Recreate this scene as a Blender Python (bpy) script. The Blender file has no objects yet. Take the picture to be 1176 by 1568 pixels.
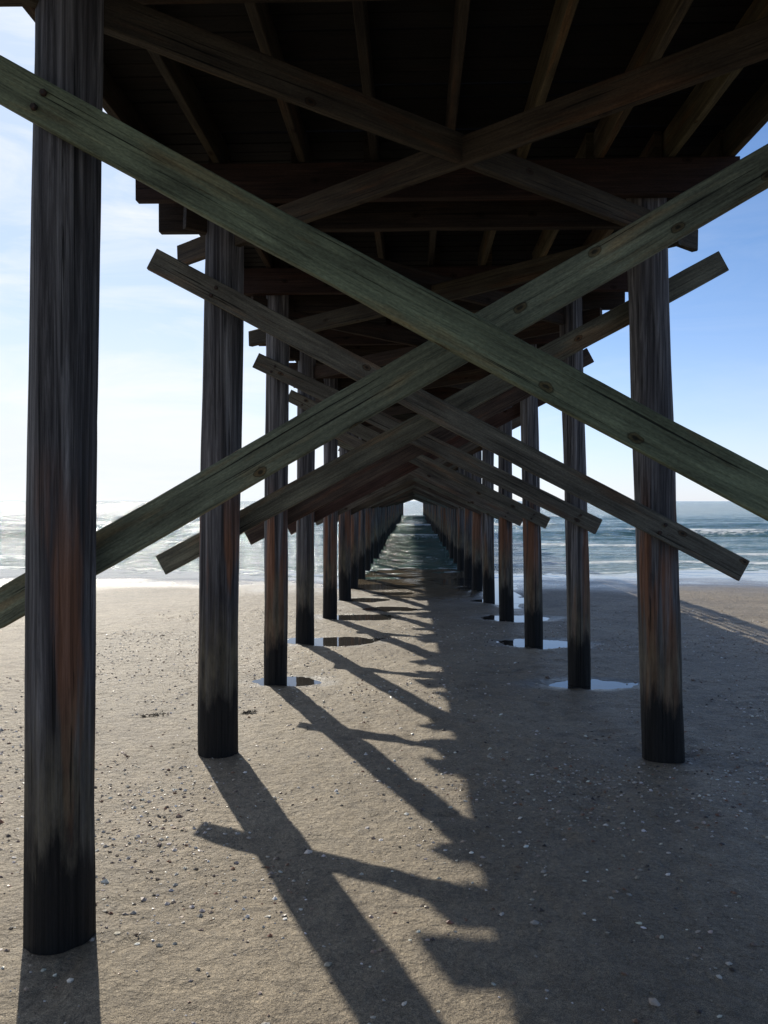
import bpy, math, random
import numpy as np
from mathutils import Vector
random.seed(7); np.random.seed(7)
scene=bpy.context.scene
scene.view_settings.view_transform='Standard'; scene.view_settings.look='None'
scene.view_settings.exposure=0; scene.view_settings.gamma=1
ZC=1.68
SUN_EL=math.radians(36); SUN_AZ=math.radians(23)   # sun to the left of +Y

# ---------------- noise helpers
def _h(i,j,s):
    n=(i.astype(np.int64)*374761393+j.astype(np.int64)*668265263+s*1442695041)&0x7fffffff
    n=((n^(n>>13))*1274126177)&0x7fffffff
    return ((n^(n>>16))&0xffff)/65535.0
def vn(x,y,s=0):
    x=np.asarray(x,float); y=np.asarray(y,float)
    i=np.floor(x); j=np.floor(y); fx=x-i; fy=y-j
    fx=fx*fx*(3-2*fx); fy=fy*fy*(3-2*fy)
    a=_h(i,j,s); b=_h(i+1,j,s); c=_h(i,j+1,s); d=_h(i+1,j+1,s)
    return (a*(1-fx)+b*fx)*(1-fy)+(c*(1-fx)+d*fx)*fy
def fbm(x,y,s=0,o=4):
    t=0;a=.5
    for k in range(o):
        t=t+a*vn(x*2**k,y*2**k,s+k*17); a*=.5
    return t/(1-.5**o)
def sst(a,b,x):
    t=np.clip((x-a)/(b-a),0,1); return t*t*(3-2*t)

# ---------------- pier layout
bents=[(3.10,-1.36,-1.30,1.75,1.62),(5.55,-1.33,-1.27,1.68,1.54),(7.80,-1.31,-1.28,1.576,1.48),
       (10.1,-1.33,-1.30,1.48,1.40),(12.5,-1.27,-1.24,1.43,1.37),(14.9,-1.22,-1.22,1.38,1.34)]
y=14.9
while y<98:
    y+=2.42+random.uniform(-.08,.08)
    bents.append((y,-1.24+random.uniform(-.05,.05),-1.22,1.34+random.uniform(-.05,.05),1.32))
bents=[(-1.9,-1.36,-1.3,1.7,1.6)]+bents
def drop(y): return -0.018*min(max(y-5.5,0),28)

SEA=-1.855+ZC
pits=[]
for bi,(by,xl,_,xr,_) in enumerate(bents[:9]):
    if by<2: continue
    if by<6: pits+= [(xl,by,.22,.2,.018),(xr,by,.25,.22,.022)]
    elif by<9: pits+= [(xl+.20,by+.02,.34,.20,.042),(xr+.06,by-.02,.46,.20,.042)]
    else: pits+= [(xl+.36,by+.05,.52,.30,.06),(xr+.16,by+.05,.50,.30,.06)]
pits+=[(1.72,15.2,.24,1.7,.05),(1.6,18.2,.5,1.2,.05),(-.75,17.3,.6,.5,.05),(-.5,13.6,.45,.25,.045),(-.35,16.0,.4,.25,.045),(.9,18.6,.5,.6,.04)]
def ground(x,y):
    x=np.asarray(x,float); y=np.asarray(y,float)
    z=-.0105*np.clip(y-5,-8,25)-.035*np.clip(y-30,0,40)
    near=np.exp(-np.clip(np.abs(x)-8,0,None)/10)
    z=z+(fbm(x*.45,y*.45,3,3)-.5)*.045*near+(fbm(x*2.3,y*2.3,9,3)-.5)*.022*near
    dry=1-sst(12,18,y)
    z=z+near*dry*((vn(x*7,y*7,31)-.5)*.010+(vn(x*13+3,y*13,35)-.5)*.007+(vn(x*23+3,y*23,37)-.5)*.003
        -.012*sst(.78,.92,vn(x*6.5,y*7.5,141))*sst(.35,.6,vn(x*.8,y*.8,143)))
    wob=1+.66*(vn(x*2.6,y*3.4,61)-.5)
    for px,py,rx,ry,dp in pits:
        q=(((x-px)/rx)**2+((y-py)/ry)**2)*wob
        z=z-dp*np.exp(-q)
    return z

# ---------------- material helpers
def mat(name):
    m=bpy.data.materials.new(name); m.use_nodes=True
    nt=m.node_tree; b=nt.nodes['Principled BSDF']; return m,nt,b
def N(nt,t,**kw):
    n=nt.nodes.new(t)
    for k,v in kw.items(): setattr(n,k,v)
    return n
def ramp(nt,fac,stops):
    r=nt.nodes.new('ShaderNodeValToRGB'); nt.links.new(fac,r.inputs['Fac'])
    e=r.color_ramp.elements
    e[0].position=stops[0][0]; e[0].color=(*stops[0][1],1)
    e[1].position=stops[-1][0]; e[1].color=(*stops[-1][1],1)
    for p,c in stops[1:-1]:
        x=e.new(p); x.color=(*c,1)
    return r
def mix(nt,fac,a,b,mode='MIX'):
    m=nt.nodes.new('ShaderNodeMix'); m.data_type='RGBA'; m.blend_type=mode
    for s,v in ((m.inputs[0],fac),(m.inputs[6],a),(m.inputs[7],b)):
        if isinstance(v,bpy.types.NodeSocket): nt.links.new(v,s)
        elif isinstance(v,(int,float)): s.default_value=v
        else: s.default_value=(*v,1)
    return m.outputs[2]
def math_(nt,op,a,b=None,clamp=False):
    m=nt.nodes.new('ShaderNodeMath'); m.operation=op; m.use_clamp=clamp
    for s,v in ((m.inputs[0],a),(m.inputs[1],b)):
        if v is None: continue
        if isinstance(v,bpy.types.NodeSocket): nt.links.new(v,s)
        else: s.default_value=v
    return m.outputs[0]
def mrange(nt,v,a,b,c=0,d=1):
    m=nt.nodes.new('ShaderNodeMapRange'); nt.links.new(v,m.inputs[0])
    for i,x in enumerate((a,b,c,d)): m.inputs[i+1].default_value=x
    return m.outputs[0]
def noise(nt,vec,scale,detail=4,rough=.5,dist=0):
    n=N(nt,'ShaderNodeTexNoise'); n.inputs['Scale'].default_value=scale
    n.inputs['Detail'].default_value=detail; n.inputs['Roughness'].default_value=rough
    n.inputs['Distortion'].default_value=dist
    nt.links.new(vec,n.inputs['Vector']); return n.outputs['Fac']
def mapping(nt,vec,scale=(1,1,1)):
    m=N(nt,'ShaderNodeMapping'); m.inputs['Scale'].default_value=scale
    nt.links.new(vec,m.inputs['Vector']); return m.outputs[0]
def bump(nt,h,strength,dist,prev=None):
    b=N(nt,'ShaderNodeBump')
    b.inputs['Distance'].default_value=dist
    if isinstance(strength,bpy.types.NodeSocket): nt.links.new(strength,b.inputs['Strength'])
    else: b.inputs['Strength'].default_value=strength
    nt.links.new(h,b.inputs['Height'])
    if prev: nt.links.new(prev,b.inputs['Normal'])
    return b.outputs[0]

# board wood
def wood_mat():
    m,nt,b=mat('weathered_board')
    uv=N(nt,'ShaderNodeUVMap'); uv.uv_map='UVMap'
    at=N(nt,'ShaderNodeAttribute'); at.attribute_name='tint'
    g=noise(nt,mapping(nt,uv.outputs[0],(1.5,48,1)),1,6,.72,.9)
    g2=noise(nt,mapping(nt,uv.outputs[0],(2.2,9,1)),1,4,.6)
    g3=noise(nt,mapping(nt,uv.outputs[0],(.7,60,1)),1.2,3,.6)
    fine=noise(nt,mapping(nt,uv.outputs[0],(60,160,1)),1,2,.6)
    crack=ramp(nt,g3,[(.335,(.05,.05,.05)),(.37,(1,1,1))])
    r=ramp(nt,g,[(.28,(.25,.23,.21)),(.43,(.8,.8,.8)),(.58,(1.15,1.15,1.12)),(.75,(1.9,1.85,1.75))])
    c=mix(nt,1.0,at.outputs['Color'],r.outputs[0],'MULTIPLY')
    r2=ramp(nt,g2,[(.3,(.5,.48,.46)),(.7,(1.4,1.4,1.32))])
    c=mix(nt,.9,c,r2.outputs[0],'MULTIPLY')
    c=mix(nt,.9,c,crack.outputs[0],'MULTIPLY')
    c=mix(nt,.6,c,ramp(nt,fine,[(.3,(.6,.6,.6)),(.7,(1.35,1.35,1.35))]).outputs[0],'MULTIPLY')
    vo=N(nt,'ShaderNodeTexVoronoi'); vo.voronoi_dimensions='2D'; vo.inputs['Scale'].default_value=1
    nz=N(nt,'ShaderNodeTexNoise'); nz.inputs['Scale'].default_value=30; nt.links.new(uv.outputs[0],nz.inputs['Vector'])
    va=N(nt,'ShaderNodeVectorMath'); va.operation='MULTIPLY_ADD'; nt.links.new(nz.outputs['Color'],va.inputs[0]); va.inputs[1].default_value=(.022,.014,0); nt.links.new(uv.outputs[0],va.inputs[2])
    nt.links.new(mapping(nt,va.outputs[0],(2.6,4.6,1)),vo.inputs['Vector'])
    k=ramp(nt,vo.outputs['Distance'],[(.025,(.08,.05,.035)),(.04,(.55,.36,.24)),(.062,(.7,.5,.36)),(.072,(.22,.17,.13)),(.09,(1,1,1))])
    sepc=N(nt,'ShaderNodeSeparateColor'); nt.links.new(vo.outputs['Color'],sepc.inputs[0])
    c=mix(nt,mrange(nt,sepc.outputs[0],.60,.65,0,.9),c,mix(nt,1,c,k.outputs[0],'MULTIPLY'))
    s=ramp(nt,noise(nt,mapping(nt,uv.outputs[0],(.9,7,1)),1.3,4,.6),[(.54,(0,0,0)),(.66,(1,1,1))])
    sf=math_(nt,'MULTIPLY',s.outputs[0],.55)
    c=mix(nt,sf,c,mix(nt,1.0,c,(1.6,.98,.66),'MULTIPLY'))
    nt.links.new(c,b.inputs['Base Color'])
    b.inputs['Roughness'].default_value=.78; b.inputs['Specular IOR Level'].default_value=.25
    n=bump(nt,g,.9,.009); n=bump(nt,crack.outputs[0],.7,.005,n)
    nt.links.new(n,b.inputs['Normal'])
    return m
def post_mat():
    m,nt,b=mat('weathered_piling')
    ge=N(nt,'ShaderNodeNewGeometry'); P=ge.outputs['Position']
    sep=N(nt,'ShaderNodeSeparateXYZ'); nt.links.new(P,sep.inputs[0])
    g=noise(nt,mapping(nt,P,(38,38,.9)),1,8,.72,.6)
    g2=noise(nt,mapping(nt,P,(8,8,.55)),1,4,.55)
    g3=noise(nt,mapping(nt,P,(60,60,.8)),1,3,.6)
    gb=noise(nt,mapping(nt,P,(16,16,.5)),1,3,.55)
    base=ramp(nt,g,[(.30,(.015,.014,.014)),(.44,(.068,.064,.063)),(.56,(.155,.147,.143)),(.72,(.33,.315,.30))]).outputs[0]
    base=mix(nt,1,base,ramp(nt,gb,[(.35,(.42,.40,.42)),(.65,(1.4,1.4,1.42))]).outputs[0],'MULTIPLY')
    zz=sep.outputs['Z']
    st=ramp(nt,g2,[(.51,(0,0,0)),(.59,(1,1,1))]).outputs[0]
    lowz=math_(nt,'SUBTRACT',1.0,mrange(nt,zz,1.4,1.9),True)
    stc=mix(nt,1,ramp(nt,g,[(.3,(.35,.35,.35)),(.7,(1.7,1.7,1.7))]).outputs[0],(.21,.088,.040),'MULTIPLY')
    base=mix(nt,math_(nt,'MULTIPLY',math_(nt,'MULTIPLY',st,lowz),.75),base,stc)
    zn=math_(nt,'ADD',zz,math_(nt,'MULTIPLY',math_(nt,'SUBTRACT',noise(nt,mapping(nt,P,(11,11,2.2)),1,6,.7),.5),.8))
    al=math_(nt,'SUBTRACT',1.0,mrange(nt,zn,.65,1.05),True)
    gn=noise(nt,mapping(nt,P,(18,18,4)),1,5,.65)
    alc=ramp(nt,gn,[(.35,(.04,.034,.022)),(.65,(.19,.157,.095))]).outputs[0]
    base=mix(nt,math_(nt,'MULTIPLY',al,.6),base,alc)
    wet=math_(nt,'SUBTRACT',1.0,mrange(nt,zn,.30,.48),True)
    base=mix(nt,wet,base,mix(nt,1,ramp(nt,g,[(.35,(.4,.4,.4)),(.65,(2.2,2.2,2.2))]).outputs[0],(.011,.010,.009),'MULTIPLY'))
    ck=ramp(nt,g3,[(.33,(.12,.12,.12)),(.38,(1,1,1))]).outputs[0]
    base=mix(nt,.85,base,ck,'MULTIPLY')
    nt.links.new(base,b.inputs['Base Color'])
    b.inputs['Roughness'].default_value=.75; b.inputs['Specular IOR Level'].default_value=.25
    n=bump(nt,g,.9,.016); n=bump(nt,ck,.6,.006,n); n=bump(nt,noise(nt,mapping(nt,P,(45,45,30)),1,4),.4,.01,n)
    nt.links.new(n,b.inputs['Normal'])
    return m
WOOD=wood_mat(); POST=post_mat()
IRON,nt_,b_=mat('rusty_iron'); 
gi=N(nt_,'ShaderNodeNewGeometry'); nt_.links.new(ramp(nt_,noise(nt_,gi.outputs['Position'],90,4),[(.35,(.012,.01,.009)),(.65,(.05,.025,.016))]).outputs[0],b_.inputs['Base Color'])
b_.inputs['Roughness'].default_value=.8

class B:
    def __init__(s): s.v=[];s.f=[];s.uv=[];s.col=[]
    def add(s,vs,fs,uvs,c):
        o=len(s.v); s.v+=vs
        for f,u in zip(fs,uvs):
            s.f.append([i+o for i in f]); s.uv+=u; s.col+=[c]*len(f)
    def obj(s,name,m,parent=None,smooth=False):
        me=bpy.data.meshes.new(name); me.from_pydata([tuple(v) for v in s.v],[],s.f)
        u=me.uv_layers.new(name='UVMap'); u.data.foreach_set('uv',np.array(s.uv,dtype=np.float32).ravel())
        ca=me.color_attributes.new('tint','FLOAT_COLOR','CORNER')
        c=np.ones((len(s.col),4),dtype=np.float32); c[:,:3]=np.array(s.col)
        ca.data.foreach_set('color',c.ravel())
        me.materials.append(m)
        if smooth: me.polygons.foreach_set('use_smooth',[True]*len(me.polygons))
        me.update()
        o=bpy.data.objects.new(name,me); scene.collection.objects.link(o)
        if parent: o.parent=parent
        return o
def board(bd,p0,p1,w,t,tdir,col,seg=None,warp=.004,ch=.005):
    p0=Vector((p0[0],p0[1],p0[2]+ZC)); p1=Vector((p1[0],p1[1],p1[2]+ZC))
    d=p1-p0; L=d.length; d.normalize()
    n=Vector(tdir); n=(n-d*n.dot(d)).normalized(); wd=n.cross(d)
    if seg is None: seg=max(1,int(L/.25))
    sec=[(-w/2,-t/2+ch),(-w/2+ch,-t/2),(w/2-ch,-t/2),(w/2,-t/2+ch),(w/2,t/2-ch),(w/2-ch,t/2),(-w/2+ch,t/2),(-w/2,t/2-ch)]
    per=[0]
    for i in range(8):
        a=sec[i];b=sec[(i+1)%8]; per.append(per[-1]+math.hypot(a[0]-b[0],a[1]-b[1]))
    ou,ov=random.uniform(0,80),random.uniform(0,80)
    vs=[];bow=random.uniform(-1,1)*warp*3.5
    for k in range(seg+1):
        s=k/seg; c=p0+d*(L*s)+wd*(bow*math.sin(math.pi*s)+random.uniform(-1,1)*warp*.3)+n*(random.uniform(-1,1)*warp*.2)
        for a,b in sec:
            e=random.uniform(-1,1)*warp*.5
            vs.append(c+wd*(a+e)+n*b)
    fs=[];us=[]
    for k in range(seg):
        for i in range(8):
            j=(i+1)%8
            fs.append([k*8+i,k*8+j,(k+1)*8+j,(k+1)*8+i])
            u0=ou+L*k/seg;u1=ou+L*(k+1)/seg
            us.append([(u0,ov+per[i]),(u0,ov+per[i+1]),(u1,ov+per[i+1]),(u1,ov+per[i])])
    fs.append(list(range(7,-1,-1))); us.append([(ou+sec[i][1],ov+sec[i][0]) for i in range(7,-1,-1)])
    e=seg*8; fs.append([e+i for i in range(8)]); us.append([(ou+L+sec[i][1],ov+sec[i][0]) for i in range(8)])
    bd.add(vs,fs,us,col)
def jit(c,a=.18):
    k=1+random.uniform(-a,a); return tuple(x*k*(1+random.uniform(-.05,.05)) for x in c)
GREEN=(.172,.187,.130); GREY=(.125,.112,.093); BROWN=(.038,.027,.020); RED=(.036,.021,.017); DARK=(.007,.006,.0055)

pier=bpy.data.objects.new('wooden_pier',None); scene.collection.objects.link(pier)
posts=B(); braces=B(); caps=B(); joists=B(); deck=B(); diag=B(); rail=B(); bolts=B()

def post(bx,by,tx,r,ztop,near):
    seg=56 if near else 18
    gz=float(ground(bx,by))
    z0=gz-.35; zt=ztop+ZC
    nr=60 if near else 12
    s=random.randint(0,999)
    cr=[(random.uniform(0,6.28),random.uniform(.05,.15),random.uniform(.008,.02),random.uniform(0,3),random.uniform(1.2,3.6)) for _ in range(10)]
    vs=[]
    bend=random.uniform(-.016,.016)
    for k in range(nr+1):
        q=k/nr; z=z0+(zt-z0)*q
        cx=bx+(tx-bx)*q+bend*math.sin(q*3.14*1.5); cy=by+bend*math.sin(q*3.14)
        rr=r*(1.03-.05*q)
        for i in range(seg):
            a=2*math.pi*i/seg
            x,yy=math.cos(a),math.sin(a)
            rad=rr*(1+.09*(float(vn(x*1.5+5,yy*1.5+z*.7,s))-.5)+.08*(float(vn(x*3+9,yy*3+z*1.9,s+3))-.5))
            if near:
                for ca,cw,cd,c0,c1 in cr:
                    da=(a-ca-.06*math.sin(z*2+ca)+math.pi)%(2*math.pi)-math.pi
                    if abs(da)<cw and c0<z<c1: rad-=cd*(1-abs(da)/cw)*min(1,(z-c0)*3,(c1-z)*3)
            vs.append(Vector((cx+x*rad,cy+yy*rad,z)))
    fs=[];us=[]
    for k in range(nr):
        for i in range(seg):
            j=(i+1)%seg
            fs.append([k*seg+i,k*seg+j,(k+1)*seg+j,(k+1)*seg+i]); us.append([(0,0)]*4)
    fs.append([nr*seg+i for i in range(seg)]); us.append([(0,0)]*seg)
    posts.add(vs,fs,us,(1,1,1))
def bolt(x,y,z,r=.013):
    vs=[];n=6
    for yy,rr in ((y,r),(y-.012,r),(y-.016,r*.7)):
        for i in range(n):
            a=i*math.pi/3; vs.append(Vector((x+rr*math.cos(a),yy,z+ZC+rr*math.sin(a))))
    fs=[]
    for k in range(2):
        for i in range(n):
            j=(i+1)%n; fs.append([k*n+i,k*n+j,(k+1)*n+j,(k+1)*n+i])
    fs.append([2*n+i for i in range(n)])
    bolts.add(vs,fs,[[(0,0)]*len(f) for f in fs],(1,1,1))

spec={1:dict(f=((-1.80,1.69),(1.95,-.36)),b=((-1.69,-.45),(2.0,1.655)),fc=GREEN,bc=GREEN),
      2:dict(f=((-1.71,1.59),(2.13,-.45)),b=((-1.76,-.45),(2.11,1.63)),fc=GREY,bc=GREY),
      3:dict(f=((-1.46,1.31),(1.71,-.24)),b=((-1.60,-.36),(1.69,1.39)),fc=GREY,bc=(.08,.06,.045)),
      4:dict(f=((-1.50,1.28),(1.62,-.27)),b=((-1.55,-.36),(1.66,1.30)),fc=GREY,bc=(.075,.042,.032))}
for i,(by,xl,xlt,xr,xrt) in enumerate(bents):
    near=by<13
    r=.125 if by<7 else .108
    dz=drop(by)
    post(xl,by,xlt,r*random.uniform(.97,1.03) if by>7 else (.126 if by<4 else .132),2.19+dz,near)
    post(xr,by,xrt,r*random.uniform(.97,1.03) if by>7 else .132,2.19+dz,near)
    off=r+.028
    e=[random.uniform(-.04,.04) for _ in range(4)]
    if i==2: e=[.07,-.02,.06,-.03]
    board(caps,(-1.88+e[0],by-off-.012,2.08+dz),(2.1+e[1],by-off-.012,2.08+dz),.235,.075,(0,1,0),jit(RED))
    lift=.0 if i!=1 else .1
    board(caps,(-1.82+e[2],by+off+.012,1.985+dz+lift),(1.98+e[3],by+off+.012,1.985+dz+lift),.235 if i!=1 else .18,.075,(0,1,0),jit(BROWN))
    s=spec.get(i)
    if s is None:
        j=lambda:random.uniform(-.07,.07)
        s=dict(f=((-1.52+j(),1.38+j()+dz),(1.62+j(),-.30+j()*.7)),b=((-1.56+j(),-.33+j()*.7),(1.64+j(),1.36+j()+dz)),fc=random.choice([GREY,(.08,.06,.045)]),bc=random.choice([GREY,(.08,.06,.045),(.075,.042,.032)]))
    w=.148
    (ax,az),(bx,bz)=s['f']; board(braces,(ax,by-off-.01,az),(bx,by-off-.01,bz),w,.045,(0,1,0),jit(s['fc'],.08))
    for px in (xl*.5+xlt*.5,xr*.5+xrt*.5):
        zz=az+(bz-az)*(px-ax)/(bx-ax)
        if near:
            bolt(px+.015,by-off-.033,zz+.02); bolt(px-.02,by-off-.033,zz-.03)
    (ax,az),(bx,bz)=s['b']; board(braces,(ax,by+off+.01,az),(bx,by+off+.01,bz),w,.045,(0,1,0),jit(s['bc'],.08))
    if i+1<len(bents):
        ny=bents[i+1][0]; dz2=drop(ny)
        if i==1:
            diag_pairs=[((-1.50,2.93,1.905),(1.95,5.80,1.80)),((1.80,3.22,1.93),(-1.66,5.85,1.745))]
        else:
            diag_pairs=[((-1.5,by-.15,1.87+dz),(1.75,ny+.25,1.74+dz2)),((1.75,by-.05,1.86+dz-.1),(-1.6,ny+.3,1.70+dz2-.06))]
        if i>0:
            for a,b in diag_pairs:
                dd=Vector(b)-Vector(a); t=dd.cross(Vector((0,0,1)))
                board(diag,a,b,.15,.05,t,jit(random.choice([BROWN,(.055,.045,.033)]) if i>1 else (.056,.045,.033)))
        jx=[-1.73,-1.30,-.75,-.27,.20,.68,1.18,1.62,2.02]
        ys=by-.1; 
        for q,x in enumerate(jx):
            o=(.028 if i%2 else -.028)
            if q in(0,8): o=o*.2
            board(joists,(x+o,ys,2.30+dz+.003),(x+o+random.uniform(-.015,.015),ny+.12,2.30+dz2+.003),.2,.05,(1,0,0),jit((.085,.072,.045) if x>.5 else (.04,.032,.023),.35),seg=4)  # right-hand joists paler: sky light on their left faces painted into the tint
yy=-3.2
while yy<bents[-1][0]+.3:
    w=.138; dz=drop(yy)
    x0=-1.80+random.uniform(-.012,.012); x1=2.09+random.uniform(-.012,.012)
    z=2.425+dz+random.uniform(-.003,.003)
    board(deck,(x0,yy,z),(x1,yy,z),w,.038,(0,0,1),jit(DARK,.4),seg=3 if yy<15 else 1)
    yy+=w+random.uniform(.004,.009)
for sx in (-1.76,2.05):
    yk=-3.0
    while yk<bents[-1][0]:
        board(rail,(sx+.05*(-1 if sx<0 else 1),yk,2.2+drop(yk)),(sx+.05*(-1 if sx<0 else 1),yk,3.48+drop(yk)),.09,.09,(0,1,0),jit(GREY))
        y2=min(yk+1.9,bents[-1][0])
        for h,ww in ((2.75,.09),(2.98,.09),(3.2,.09),(3.4,.12)):
            board(rail,(sx-.03*(-1 if sx<0 else 1),yk,h+drop(yk)),(sx-.03*(-1 if sx<0 else 1),y2,h+drop(y2)),ww,.035,(1,0,0),jit(GREY),seg=2)
        board(rail,(sx,yk,3.50+drop(yk)),(sx,y2,3.50+drop(y2)),.16,.036,(0,0,1),jit(GREY),seg=2)
        yk+=1.9
posts.obj('pilings',POST,pier,True); braces.obj('cross_braces',WOOD,pier); caps.obj('cap_beams',WOOD,pier)
joists.obj('joists',WOOD,pier); deck.obj('deck_boards',WOOD,pier); diag.obj('diagonal_stringers',WOOD,pier)
rail.obj('railing',WOOD,pier); bolts.obj('bolts',IRON,pier)

# ---------------- grids
def grid_obj(name,xs,ys,zf,material,attrs=None):
    X,Y=np.meshgrid(xs,ys); Z=zf(X,Y)
    co=np.stack([X,Y,Z],-1).reshape(-1,3).astype(np.float32)
    nx,ny=len(xs),len(ys)
    a=(np.arange(ny-1)[:,None]*nx+np.arange(nx-1)[None,:]).ravel()
    f=np.stack([a,a+1,a+nx+1,a+nx],-1).astype(np.int32)
    me=bpy.data.meshes.new(name)
    me.vertices.add(len(co)); me.vertices.foreach_set('co',co.ravel())
    me.loops.add(f.size); me.loops.foreach_set('vertex_index',f.ravel())
    me.polygons.add(len(f)); me.polygons.foreach_set('loop_start',np.arange(0,f.size,4,dtype=np.int32))
    me.polygons.foreach_set('loop_total',np.full(len(f),4,dtype=np.int32))
    me.update(calc_edges=True); me.polygons.foreach_set('use_smooth',np.ones(len(f),dtype=bool))
    if attrs:
        for n,fn in attrs.items():
            at=me.attributes.new(n,'FLOAT','POINT'); at.data.foreach_set('value',fn(X,Y,Z).ravel().astype(np.float32))
    me.materials.append(material); me.validate()
    o=bpy.data.objects.new(name,me); scene.collection.objects.link(o); return o
def axis(a,b,st,hi,g=1.12,lo=None):
    m=list(np.arange(a,b,st)); s=st; v=m[-1]
    while v<hi: s*=g; v+=s; m.append(v)
    if lo is not None:
        s=st; v=m[0]; L=[]
        while v>lo: s*=g; v-=s; L.append(v)
        m=L[::-1]+m
    return np.array(m)

# sand
S,nt,b=mat('sand')
ge=N(nt,'ShaderNodeNewGeometry'); P=ge.outputs['Position']
sep=N(nt,'ShaderNodeSeparateXYZ'); nt.links.new(P,sep.inputs[0])
n1=noise(nt,P,.9,5,.55); n2=noise(nt,P,7,5,.65); n3=noise(nt,P,260,2,.6); n4=noise(nt,P,48,5,.7)
c=ramp(nt,n1,[(.3,(.265,.212,.143)),(.7,(.352,.290,.203))]).outputs[0]
c=mix(nt,1,c,ramp(nt,n2,[(.3,(.74,.74,.75)),(.7,(1.17,1.16,1.14))]).outputs[0],'MULTIPLY')
c=mix(nt,1,c,ramp(nt,n3,[(.32,(.42,.41,.40)),(.5,(1,1,1)),(.68,(1.7,1.7,1.7))]).outputs[0],'MULTIPLY')
c=mix(nt,1,c,ramp(nt,n4,[(.32,(.60,.59,.58)),(.68,(1.28,1.28,1.28))]).outputs[0],'MULTIPLY')
yw=math_(nt,'ADD',sep.outputs['Y'],math_(nt,'MULTIPLY',math_(nt,'SUBTRACT',noise(nt,mapping(nt,P,(.5,.5,.5)),1,4),.5),6))
xa=math_(nt,'ABSOLUTE',math_(nt,'SUBTRACT',sep.outputs['X'],.1))
lane=mrange(nt,xa,2.6,.6,0,2.6)      # the sand stays wetter in the scoured lane under the pier
yw2=math_(nt,'ADD',yw,lane)
w1=mrange(nt,yw2,15.8,19.6)
wa=N(nt,'ShaderNodeAttribute'); wa.attribute_name='wet'
damp=math_(nt,'MAXIMUM',mrange(nt,yw2,12,18),wa.outputs['Fac'])
c=mix(nt,damp,c,mix(nt,1,c,(.48,.47,.46),'MULTIPLY'))
dpz=mrange(nt,noise(nt,mapping(nt,P,(.5,.35,1)),1.0,5,.6),.45,.62,0,.5)
c=mix(nt,dpz,c,mix(nt,1,c,(.6,.6,.6),'MULTIPLY'))
nt.links.new(c,b.inputs['Base Color'])
rr=math_(nt,'MAXIMUM',w1,math_(nt,'MULTIPLY',wa.outputs['Fac'],.5))
nt.links.new(mrange(nt,rr,0,1,.58,.08),b.inputs['Roughness'])
b.inputs['Specular IOR Level'].default_value=.38
n=bump(nt,n4,mrange(nt,rr,0,1,.9,.03),.024)
n=bump(nt,n3,mrange(nt,rr,0,1,.9,.03),.0045,n)
n=bump(nt,noise(nt,P,15,4,.6),mrange(nt,rr,0,1,.65,.04),.06,n)
nt.links.new(n,b.inputs['Normal'])
def wetf(X,Y,Z):
    w=np.zeros_like(X)
    for px,py,rx,ry,dp in pits:
        if py<6: k=.35; e=.9
        else: k=1; e=1.45
        q=((X-px)/(rx*e))**2+((Y-py)/(ry*e))**2
        w=np.maximum(w,k*sst(1.35,.5,q+(fbm(X*4,Y*5,8,3)-.5)*1.2))
    return w
gx=axis(-4.2,4.2,.035,4000,1.09,-4000); gy=axis(1.0,22,.04,7000,1.10,-60)
grid_obj('beach_sand',gx,gy,ground,S,{'wet':wetf})

# water
def water_mat(name,col,sea):
    m,nt,b=mat(name)
    ge=N(nt,'ShaderNodeNewGeometry'); P=ge.outputs['Position']
    b.inputs['Base Color'].default_value=(*col,1); b.inputs['Roughness'].default_value=.03
    b.inputs['IOR'].default_value=1.33
    if sea:
        at=N(nt,'ShaderNodeAttribute'); at.attribute_name='foam'
        fn=noise(nt,mapping(nt,P,(1.5,3.4,1)),1.6,8,.72,.4)
        f=math_(nt,'ADD',at.outputs['Fac'],math_(nt,'MULTIPLY',math_(nt,'SUBTRACT',fn,.5),1.9))
        f=mrange(nt,f,.55,.78); f=math_(nt,'MULTIPLY',f,mrange(nt,at.outputs['Fac'],.05,.2))
        cc=mix(nt,noise(nt,mapping(nt,P,(.02,.08,1)),1,3),tuple(x*.75 for x in col),tuple(x*1.3 for x in col))
        nt.links.new(mix(nt,f,cc,(.60,.63,.64)),b.inputs['Base Color'])
        nt.links.new(mrange(nt,f,0,1,.11,.7),b.inputs['Roughness'])
        n=bump(nt,noise(nt,mapping(nt,P,(1.6,2.6,1)),1,5,.6),1.0,.30)
        n=bump(nt,noise(nt,mapping(nt,P,(6,10,1)),1,4,.6),1.0,.06,n)
        n=bump(nt,noise(nt,mapping(nt,P,(.12,.4,1)),1,3,.5),.7,.7,n)
        nt.links.new(n,b.inputs['Normal'])
    else:
        nt.links.new(bump(nt,noise(nt,P,9,3),.05,.01),b.inputs['Normal'])
    return m
breakers=[(24.6,.03,.45,.9),(28.5,.07,.8,1.3),(35,.13,1.0,1.7),(44,.30,1.3,2.3),(60,.36,2.0,2.6),(84,.33,3,1.5)]
def crest(X,k): return (fbm(X/14.+k*9,X*0+k,50+k,3)-.5)*6
def seaz(X,Y):
    z=np.full_like(X,SEA)
    a=sst(22,40,Y)
    z=z+a*.20*(fbm(X*.12,Y*.55,70,3)-.5)+a*.08*(fbm(X*.8,Y*1.3,75,3)-.5)*np.exp(-Y/200)
    z=z+sst(19,26,Y)*.05*(fbm(X*1.3,Y*2.0,77,4)-.5)
    for k,(yc,h,w,fw) in enumerate(breakers):
        u=Y-yc-crest(X,k); hh=h*(.35+.9*vn(X/11.+k*5,X*0,90+k))
        z=z+hh*np.where(u<0,np.exp(-(u/w)**2),np.exp(-(u/(w*2.4))**2))
    return z
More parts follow.
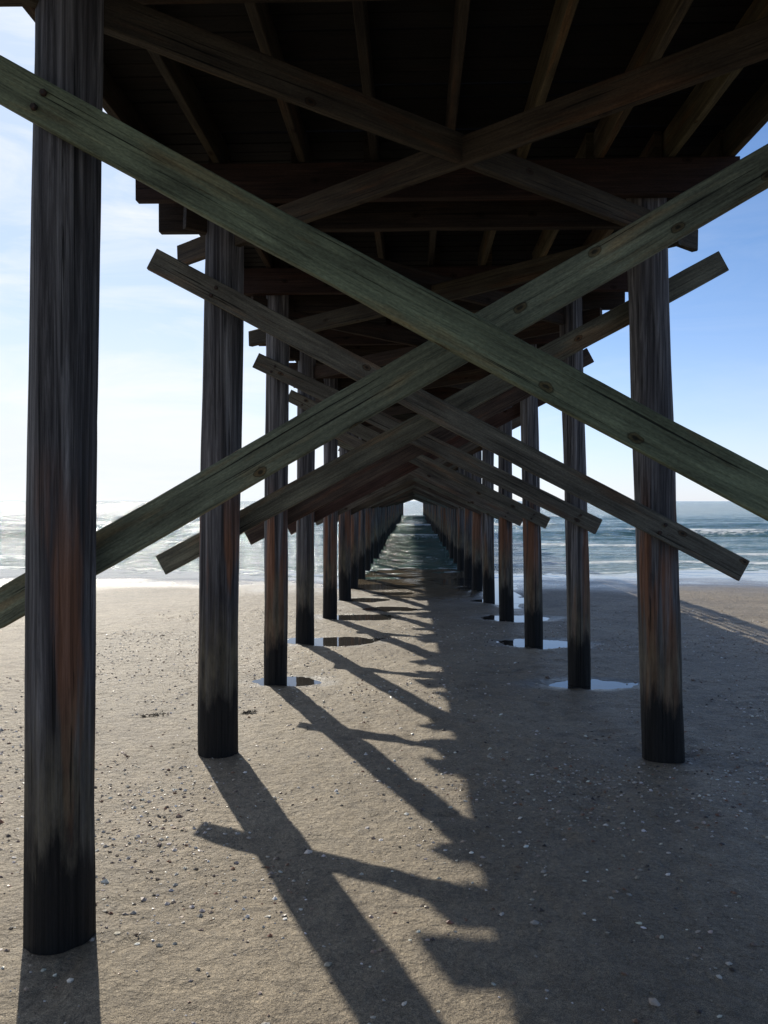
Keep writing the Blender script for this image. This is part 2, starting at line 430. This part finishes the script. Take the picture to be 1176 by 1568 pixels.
def foamf(X,Y,Z):
    f=np.zeros_like(X)
    for k,(yc,h,w,fw) in enumerate(breakers):
        u=Y-yc-crest(X,k)
        am=sst(.30,.68,vn(X/8.+k*3,X*0+2,120+k))
        f=np.maximum(f,am*np.where(u<.2,np.exp(-(np.clip(-u,0,None)/fw)**1.3),0)*.95)
    dep=Z-ground(X,Y)
    f=np.maximum(f,.7*np.exp(-((dep-.006)/.007)**2)*(dep>0))
    # patchy white in the shallows, strongest along the middle of the pier
    f=np.maximum(f,.62*sst(.52,.78,fbm(X*1.6,Y*1.1,160,3))*np.exp(-(X/2.2)**2)*sst(20,23,Y)*sst(36,27,Y))
    return np.clip(f,0,1)
sx=axis(-32,32,.28,5000,1.10,-5000); sy=axis(18,95,.13,7000,1.07)
grid_obj('sea',sx,sy,seaz,water_mat('sea_water',(.032,.088,.068),True),{'foam':foamf})
POOL=water_mat('pool_water',(.035,.032,.028),False)
for (px,py,rx,ry,dp) in pits:
    if dp<.03: continue
    base=float(-.0105*(py-5)+(fbm(np.array(px*.45),np.array(py*.45),3,3)-.5)*.045)
    zl=base-(dp*.33 if dp>.043 else dp*.45)
    vs=[(px,py,zl)]+[(px+rx*1.45*math.cos(t)*(1+.08*math.sin(3*t+px)),py+ry*1.45*math.sin(t)*(1+.08*math.cos(2*t)),zl) for t in [k*math.tau/40 for k in range(40)]]
    me=bpy.data.meshes.new('tide_pool'); me.from_pydata(vs,[],[(0,k+1,(k+1)%40+1) for k in range(40)]); me.materials.append(POOL)
    o=bpy.data.objects.new('tide_pool',me); scene.collection.objects.link(o)

# ---------------- shell fragments
SH,nt,b=mat('shell'); at=N(nt,'ShaderNodeAttribute'); at.attribute_name='tint'
nt.links.new(at.outputs['Color'],b.inputs['Base Color']); b.inputs['Roughness'].default_value=.4
sb=B()
pal=[(.5,.45,.38),(.34,.26,.19),(.18,.135,.105),(.46,.40,.34),(.08,.065,.055),(.75,.71,.65),(.24,.13,.08),(.6,.55,.48),(.40,.33,.26)]
NN=150000
X=np.random.uniform(-4,5,NN); Y=1.4+np.random.rand(NN)**1.5*12
dens=.22+1.0*sst(.48,.72,fbm(X*.7,Y*.7,200,3))+1.4*np.exp(-((Y-4.7-.2*X)/.9)**2)*sst(-.4,1.2,X)+1.4*np.exp(-((Y-4.3)/.9)**2)*sst(-.7,-1.6,X)
keep=np.random.rand(NN)<dens*.28*(.35+1.1*vn(X*3,Y*3,222))
X=X[keep];Y=Y[keep]; G=ground(X,Y)
for x,yq,g in zip(X,Y,G):
    s=.0042+.011*random.random()**3.0
    if random.random()<.006: s*=1.8
    a=random.uniform(0,6.28); fl=random.uniform(.4,.9); el=random.uniform(.5,1)
    tz=random.uniform(-.5,.5)
    vs=[];n=5
    vs.append(Vector((x,yq,g+s*fl*1.0)))
    for k in range(n):
        t=a+k*math.tau/n; rr=s*random.uniform(.7,1.25)
        dx=rr*math.cos(t); dy=rr*el*math.sin(t)
        vs.append(Vector((x+dx,yq+dy,g+s*.2+tz*dx)))
        vs.append(Vector((x+dx*.8,yq+dy*.8,g-s*.4)))
    fs=[]
    for k in range(n):
        k2=(k+1)%n
        fs.append([0,1+2*k,1+2*k2]); fs.append([1+2*k,2+2*k,2+2*k2,1+2*k2])
    sb.add(vs,fs,[[(0,0)]*len(f) for f in fs],jit(random.choice(pal),.25))
sb.obj('shell_fragments',SH)

# seaweed scraps
WD,nt,b=mat('dry_seaweed'); b.inputs['Roughness'].default_value=.7
gw=N(nt,'ShaderNodeNewGeometry'); nt.links.new(ramp(nt,noise(nt,gw.outputs['Position'],40,3),[(.35,(.025,.02,.012)),(.65,(.09,.065,.04))]).outputs[0],b.inputs['Base Color'])
def img2g(px,py):
    d=1262*1.68/(py-767); return ((px-632)*d/1262,d)
for px,py,sc in ((232,1096,.12),(378,1090,.05)):
    cx,cy=img2g(px,py); w=B()
    for k in range(30):
        a=random.uniform(0,6.28); q=random.random()**.7*sc
        x0=cx+q*math.cos(a); y0=cy+q*.6*math.sin(a); th=random.uniform(0,6.28)
        pts=[]
        for s in range(5):
            pts.append((x0,y0,float(ground(x0,y0))+.004+.012*math.sin(s*.6)*random.random())); th+=random.uniform(-.8,.8)
            x0+=.007*math.cos(th); y0+=.007*math.sin(th)
        vs=[];fs=[]
        for s,pp in enumerate(pts):
            for k2 in range(3):
                aa=k2*2.09; vs.append(Vector((pp[0]+.004*math.cos(aa+th),pp[1]+.004*math.sin(aa+th),pp[2]+.003*math.cos(aa))))
        for s in range(4):
            for k2 in range(3): fs.append([s*3+k2,s*3+(k2+1)%3,s*3+3+(k2+1)%3,s*3+3+k2])
        w.add(vs,fs,[[(0,0)]*4 for f in fs],(1,1,1))
    w.obj('seaweed_clump',WD)

# ---------------- light
sunv=Vector((-math.sin(SUN_AZ)*math.cos(SUN_EL),math.cos(SUN_AZ)*math.cos(SUN_EL),math.sin(SUN_EL)))
L=bpy.data.lights.new('sun','SUN'); L.energy=5.0; L.angle=math.radians(.55); L.color=(1,.93,.80)
lo=bpy.data.objects.new('sun',L); lo.rotation_euler=(-sunv).to_track_quat('-Z','Y').to_euler(); scene.collection.objects.link(lo)
w=bpy.data.worlds.new('World'); scene.world=w; w.use_nodes=True; nt=w.node_tree
bg=nt.nodes['Background']; sky=N(nt,'ShaderNodeTexSky'); sky.sky_type='NISHITA'; sky.sun_disc=False
sky.sun_elevation=SUN_EL; sky.sun_rotation=-SUN_AZ; sky.air_density=1.0; sky.dust_density=.35; sky.ozone_density=2.2
tc=N(nt,'ShaderNodeTexCoord')
sp=N(nt,'ShaderNodeSeparateXYZ'); nt.links.new(tc.outputs['Generated'],sp.inputs[0])
elf=mrange(nt,sp.outputs['Z'],0,.28); 
tint=ramp(nt,elf,[(0,(.84,1.0,1.6)),(.35,(.78,.92,1.25)),(1,(.70,.87,1.10))]).outputs[0]
base=mix(nt,1,sky.outputs[0],tint,'MULTIPLY')
left=mrange(nt,sp.outputs['X'],.15,-.3,0,1)
hz=mrange(nt,sp.outputs['Z'],.0,.30,1,0)
hz=math_(nt,'MULTIPLY',hz,hz)
haze=math_(nt,'ADD',math_(nt,'MULTIPLY',left,.42),math_(nt,'MULTIPLY',hz,math_(nt,'ADD',math_(nt,'MULTIPLY',left,.5),.55)),True)
front=mrange(nt,sp.outputs['Y'],-.1,.6,.25,1)
haze=math_(nt,'MULTIPLY',haze,front)
base=mix(nt,haze,base,(8.6,9.1,9.5))
cl=noise(nt,mapping(nt,tc.outputs['Generated'],(2.2,2.2,10)),1.7,8,.62,.6)
cm=ramp(nt,cl,[(.42,(0,0,0)),(.72,(1,1,1))]).outputs[0]
lf=mrange(nt,sp.outputs['X'],.3,-.3,.12,1)
cmf=math_(nt,'MULTIPLY',math_(nt,'MULTIPLY',cm,lf),.75)
nt.links.new(mix(nt,cmf,base,(9.6,9.7,9.8)),bg.inputs['Color'])
bg.inputs['Strength'].default_value=.108

# ---------------- camera
cd=bpy.data.cameras.new('camera'); co=bpy.data.objects.new('camera',cd); scene.collection.objects.link(co)
cd.sensor_fit='VERTICAL'; cd.sensor_height=36; cd.lens=36/2/math.tan(math.atan(784/1262)); cd.clip_end=20000; cd.clip_start=.05
co.location=(0,0,ZC); co.rotation_euler=(math.radians(90-.77),0,math.radians(2.0))
scene.camera=co
